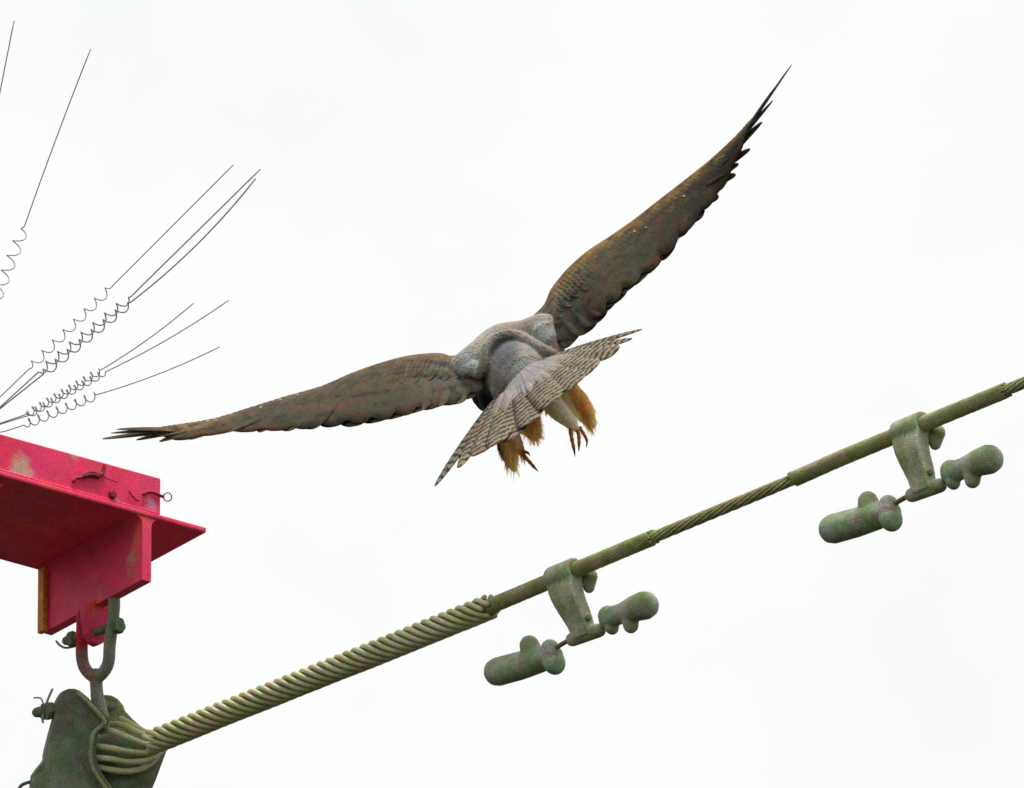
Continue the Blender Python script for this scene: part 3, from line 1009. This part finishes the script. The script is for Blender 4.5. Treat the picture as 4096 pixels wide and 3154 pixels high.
RTp = [(791, 65.5, 13.2, 8.9, 7, 0.7), (775, 87, 12.5, 8.6, 6.5, 0.6), (772.5, 101, 12.0, 8.2, 9, 0.55), (761.8, 122.5, 11.2, 7.7, 10, 0.5), (750, 149.5, 10.2, 7.2, 12, 0.42),
       (738.5, 164.5, 9.7, 6.8, 13, 0.38), (735.6, 175.3, 9.35, 6.4, 14, 0.36), (718.5, 198, 8.7, 6.0, 17, 0.33), (703.5, 215, 8.05, 5.6, 19, 0.3), (688, 231, 7.5, 5.2, 20, 0.28),
       (669, 256, 6.75, 4.8, 21, 0.25), (654, 270, 6.05, 4.4, 22, 0.22), (640, 282, 5.5, 3.95, 22, 0.2), (627, 291.5, 4.95, 3.4, 22, 0.2), (615, 304, 4.35, 2.9, 22, 0.2),
       (605, 313, 3.85, 2.45, 21, 0.2), (596, 324, 3.3, 2.0, 20, 0.2), (587, 333, 2.75, 1.6, 19, 0.22), (572, 344, 1.9, 1.2, 20, 0.22)]
make_wing(RLE, RTE, RZ0, RZ1, RTp, 1)

# --- tail fan
tt, tm = Vector((0.797, 0.604, 0)), Vector((0.604, -0.797, 0))
tb = pv(524, 374, 6)
tips = []
for x, y in [(435, 486), (459, 467.5), (479, 454), (496, 444.5), (513, 438.5), (531, 422), (553, 402), (578, 383), (594.5, 368.5), (617, 351), (631.5, 339), (641.5, 329.5)]:
    dv = Vector((x - 524, -(y - 374), 0))
    tips.append((dv.dot(tt), dv.dot(tm)))
def tip3(t_, m_):
    return pv(524, 374, 0) + tt * t_ + tm * m_ + Vector((0, 0, 6 + math.sqrt(max(30 ** 2, 150 ** 2 - t_ * t_ - m_ * m_))))
tips3 = [tip3(*q) for q in tips]
nt3 = (Vector((0, 0, 0.45)) - tm).normalized()
def fan(a, l, h):
    """a: -1..1 across the fan, l: 0..1 along the feathers, h: height above them"""
    b = tb + tt * a * 15 - tm * 2
    return b.lerp(sample(tips3, (a + 1) * 5.5), l) + nt3 * h
m = MB(); NA, NL = 40, 10
vs_, cs_, fs_ = [], [], []
for side in (0, 1):
    for i in range(NA + 1):
        a = lerp(-0.80, 0.80, i / NA)
        lm = (0.47 - 0.10 * a * a) * (1 + 0.10 * math.sin(i * 2.35) + 0.05 * math.sin(i * 5.1))
        for k in range(NL + 1):
            f = k / NL
            h = 10.0 * (1 - f) ** 1.2 * (1 - a * a) + 0.7
            vs_.append(fan(a, (lm + 0.1) * f - 0.12, h if side == 0 else -1.5))
            cs_.append(cmix(cmix((0.28, 0.28, 0.29), (0.23, 0.21, 0.19), abs(a)), (0.25, 0.215, 0.17), smoothstep(0.3, 0.95, f)))
n2 = (NA + 1) * (NL + 1)
for i in range(NA):
    for k in range(NL):
        q = i * (NL + 1) + k
        fs_.append((q, q + 1, q + NL + 2, q + NL + 1)); fs_.append((n2 + q, n2 + q + NL + 1, n2 + q + NL + 2, n2 + q + 1))
    for k in (0, NL):
        q = i * (NL + 1) + k
        fs_.append((q, q + NL + 1, n2 + q + NL + 1, n2 + q))
for i in (0, NA):
    for k in range(NL):
        q = i * (NL + 1) + k
        fs_.append((q, n2 + q, n2 + q + 1, q + 1))
m.add(vs_, fs_, True, cs_)
tail = m.build('tail', M['slate'], bird, fk)
order = [5, 6, 4, 7, 3, 8, 2, 9, 1, 10, 0, 11]
for rank, i in enumerate(order):
    t_, m_ = tips[i]
    zt = math.sqrt(max(30 ** 2, 150 ** 2 - t_ * t_ - m_ * m_))
    tip = pv(524, 374, 0) + tt * t_ + tm * m_ + Vector((0, 0, 6 + zt))
    a = (i - 5.5) / 5.5
    base = tb + tt * a * 15 + Vector((0, 0, -1.4 * rank)) + tm * (-2)
    n = (Vector((0, 0, 0.45)) - tm * 1.0)
    mb = feather_geo(base, tip, n, (19, 29, 33, 33, 33, 33, 33, 33, 31, 24, 16, 11)[i], camber=1.5, point=0.13 if 1 < i < 10 else 0.7, seg=18, asym=0.0, root_w=0.5)
    mb.build('tail_feather', M['tail'], tail, fk)

for i in range(21):                        # grey upper tail coverts shade into the barred feathers
    a = lerp(-0.78, 0.78, i / 20)
    l1 = 0.50 - 0.10 * a * a + 0.05 * math.sin(i * 2.1)
    cc = cmix((0.27, 0.265, 0.26), (0.24, 0.21, 0.185), abs(a))
    mb = feather_geo(fan(a * 0.98, l1 - 0.26, 2.6), fan(a, l1, 1.0), nt3, 9, camber=0.5, point=0.8, seg=9, root_w=0.8,
                     cfun=lambda p, uv, cc=cc: cmix(cc, (0.22, 0.185, 0.14), smoothstep(0.3, 1, uv[0])))
    mb.build('covert_feather', M['slate'], tail, fk)

# soft leg and belly down lets light through
M['fluff'] = material('leg_down', None, attr=True, rough=0.95, spec=0.05, chroma=0.16, cscale=70, grain=0.3, bump=0.2)
def translucent(mat, k):
    t = mat.node_tree
    p = t.nodes['Principled BSDF']
    tr = t.nodes.new('ShaderNodeBsdfTranslucent')
    mx_ = t.nodes.new('ShaderNodeMixShader')
    mx_.inputs[0].default_value = k
    t.links.new(p.inputs['Base Color'].links[0].from_socket, tr.inputs['Color'])
    t.links.new(p.outputs[0], mx_.inputs[1]); t.links.new(tr.outputs[0], mx_.inputs[2])
    t.links.new(mx_.outputs[0], t.nodes['Material Output'].inputs['Surface'])
translucent(M['fluff'], 0.65)
translucent(M['tail'], 0.45)
M['down'] = material('thick_down', None, attr=True, rough=0.95, spec=0.05, chroma=0.16, cscale=70, grain=0.3, bump=0.2)
_p = M['down'].node_tree.nodes['Principled BSDF']
_p.inputs['Subsurface Weight'].default_value = 1.0
_p.inputs['Subsurface Radius'].default_value = (1.0, 0.8, 0.6)
_p.inputs['Subsurface Scale'].default_value = 0.02

# --- legs: feathered thigh + shank, toes and talons
rnd = random.Random(11)
def make_leg(thigh, shank, colr, toes, fluff, colf):
    m = MB()
    for ch in (thigh, shank):
        pts = [pv(x, y, z) for x, y, z, r in ch]
        m.tube(pts, [r for *_, r in ch], 14, round_caps=True)
    me = fuse(m, fk, 0.9 * S, 3)
    ca = me.color_attributes.new('Col', 'FLOAT_COLOR', 'POINT')
    for v in me.vertices:
        p = pxof(v.co)
        ca.data[v.index].color = (*colf(p.x, p.y), 1)
    leg = mesh_obj('leg', me, M['down'], bird)
    mb = MB()
    P = [Vector(v.co) for v in me.vertices]
    Nn = [Vector(v.normal) for v in me.vertices]
    a0, a1 = pv(*thigh[0][:3]), pv(*thigh[-1][:3])
    dn = (a1 - a0).normalized()
    for _ in range(fluff):
        i = rnd.randrange(len(P))
        p = pxof(P[i]); p = pv(p.x, p.y, p.z)
        if sum(colf(p.x, -p.y)) > 1.7 and rnd.random() < 0.85: continue
        n = loc_dir(Nn[i])
        d_ = (dn * rnd.uniform(0.8, 1.3) + n * rnd.uniform(0.1, 0.4) + Vector((rnd.uniform(-.25, .25), rnd.uniform(-.3, .1), rnd.uniform(-.3, .3)))).normalized()
        fr_ = max(0, min(1, (p - a0).dot(dn) / (a1 - a0).length))
        ln = rnd.uniform(3, 6) * (1 + 0.9 * smoothstep(0.45, 1.0, fr_))
        wd = rnd.uniform(0.6, 1.3)
        s_ = d_.cross(n)
        if s_.length < 0.05: continue
        s_.normalize()
        c = tuple(min(1.0, x * rnd.uniform(0.95, 1.4)) for x in colf(p.x, -p.y))
        bend = Vector((0, -1, 0)) * ln * 0.15
        mb.add([p - s_ * wd / 2, p + s_ * wd / 2, p + d_ * ln * 0.6 + s_ * wd * 0.4, p + d_ * ln * 0.6 - s_ * wd * 0.4, p + d_ * ln + bend],
               [(0, 1, 2, 3), (3, 2, 4)], True, [c] * 5)
    mb.build('leg_plumage', M['fluff'], leg, fk, kind='stuff')
    for pts, r in toes:
        pp = [pv(*p) for p in pts]
        cpt = curve(pp, 16)
        k = 10
        mt = MB(); mt.tube(cpt[:k + 1], [r * (1.15 if q % 3 == 0 else 0.95) * lerp(1.1, 0.85, q / k) for q in range(k + 1)], 9, round_caps=True); mt.build('toe', M['toe'], leg, fk)
        mt = MB(); mt.tube(cpt[k:], [r * 0.8 * lerp(1, 0.12, q / (15 - k)) for q in range(16 - k)], 8); mt.build('talon', M['claw'], leg, fk)
    return leg
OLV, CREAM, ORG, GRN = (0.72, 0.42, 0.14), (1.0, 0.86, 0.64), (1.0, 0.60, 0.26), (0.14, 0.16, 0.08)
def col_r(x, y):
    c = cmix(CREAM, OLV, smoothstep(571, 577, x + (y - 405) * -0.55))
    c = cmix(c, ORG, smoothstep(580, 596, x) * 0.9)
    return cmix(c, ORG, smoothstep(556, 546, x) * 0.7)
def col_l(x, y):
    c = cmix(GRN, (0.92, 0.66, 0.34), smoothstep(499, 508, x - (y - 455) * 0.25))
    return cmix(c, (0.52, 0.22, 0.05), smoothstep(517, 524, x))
make_leg([(566, 388, 40, 11), (577, 402, 44, 12), (587, 416, 46, 9.5), (591, 423, 47, 6)],
         [(551, 402, 46, 11), (561, 413, 52, 10), (572, 424, 56, 6.5), (576, 429, 57, 3.5)], None,
         [([(570, 427, 57), (571, 435, 60), (572.5, 443, 62), (574, 450, 62), (574.8, 456.5, 60)], 2.0),
          ([(577, 429, 57), (578.3, 434, 62), (578.8, 440, 63), (578.8, 446, 62), (578.5, 451.5, 60)], 1.9),
          ([(580, 428, 56), (583.5, 434, 58), (585.8, 438, 58), (586.8, 442, 57), (586, 447.5, 55)], 1.7)], 1300, col_r)
make_leg([(505, 430, 36, 10), (508, 446, 40, 11), (511, 458, 42, 8.5), (514, 468, 43, 4)],
         [(514, 440, 44, 8), (519, 449, 50, 5.5), (522.5, 454, 52, 3)], None,
         [([(521, 453, 52), (527, 459, 54), (531.5, 464, 55), (535, 468, 55), (538.6, 471.5, 53)], 1.9),
          ([(522, 451, 52), (525, 451.5, 55), (527.5, 452.5, 56), (529, 454, 56), (530, 456, 54)], 1.5)], 1100, col_l)
# belly and vent plumage between the legs
m = MB(); m.tube([pv(518, 408, 10), pv(528, 422, 28), pv(534, 433, 36)], [20, 14, 8.5], 16, round_caps=True); m.tube([pv(545, 392, 10), pv(552, 404, 28)], [16, 9], 16, round_caps=True)
me = fuse(m, fk, 1.0 * S, 3)
ca = me.color_attributes.new('Col', 'FLOAT_COLOR', 'POINT')
for v in me.vertices:
    ca.data[v.index].color = (*ORG, 1)
vent = mesh_obj('vent_plumage', me, M['down'], bird)
mb = MB()
for _ in range(1500):
    i = rnd.randrange(len(me.vertices))
    q = pxof(Vector(me.vertices[i].co)); p = pv(q.x, q.y, q.z); n = loc_dir(Vector(me.vertices[i].normal))
    d_ = (Vector((0.35, -1, 0.3)) + n * 0.35 + Vector((rnd.uniform(-.3, .3), rnd.uniform(-.3, .3), 0))).normalized()
    s_ = d_.cross(n)
    if s_.length < 0.05: continue
    s_.normalize(); ln = rnd.uniform(4, 9); wd = rnd.uniform(0.6, 1.3)
    c = tuple(min(1.0, x * rnd.uniform(0.85, 1.35)) for x in ORG)
    mb.add([p - s_ * wd / 2, p + s_ * wd / 2, p + d_ * ln * 0.6 + s_ * wd * 0.4, p + d_ * ln * 0.6 - s_ * wd * 0.4, p + d_ * ln], [(0, 1, 2, 3), (3, 2, 4)], True, [c] * 5)
mb.build('down', M['fluff'], vent, fk, kind='stuff')
# contour feathers over back, shoulders and rump
mb = MB()
vsb = body.data.vertices
back = (tm * 0.45 + Vector((0, 0, 1.0))).normalized()
for _ in range(15000):
    i = rnd.randrange(len(vsb))
    q = pxof(Vector(vsb[i].co)); n = loc_dir(Vector(vsb[i].normal)).normalized()
    if n.z < 0.3 or q.z < -150: continue
    p = pv(q.x, q.y, q.z)
    d_ = back - n * back.dot(n)
    if d_.length < 0.15: d_ = tm - n * tm.dot(n)
    d_.normalize()
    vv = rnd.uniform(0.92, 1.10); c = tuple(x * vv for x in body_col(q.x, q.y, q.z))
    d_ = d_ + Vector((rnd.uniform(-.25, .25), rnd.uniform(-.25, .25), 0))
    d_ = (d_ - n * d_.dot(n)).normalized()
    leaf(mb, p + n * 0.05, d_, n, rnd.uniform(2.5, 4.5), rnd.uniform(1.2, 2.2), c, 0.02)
mb.build('contour_feathers', M['slate'], bird, fk, kind='stuff')
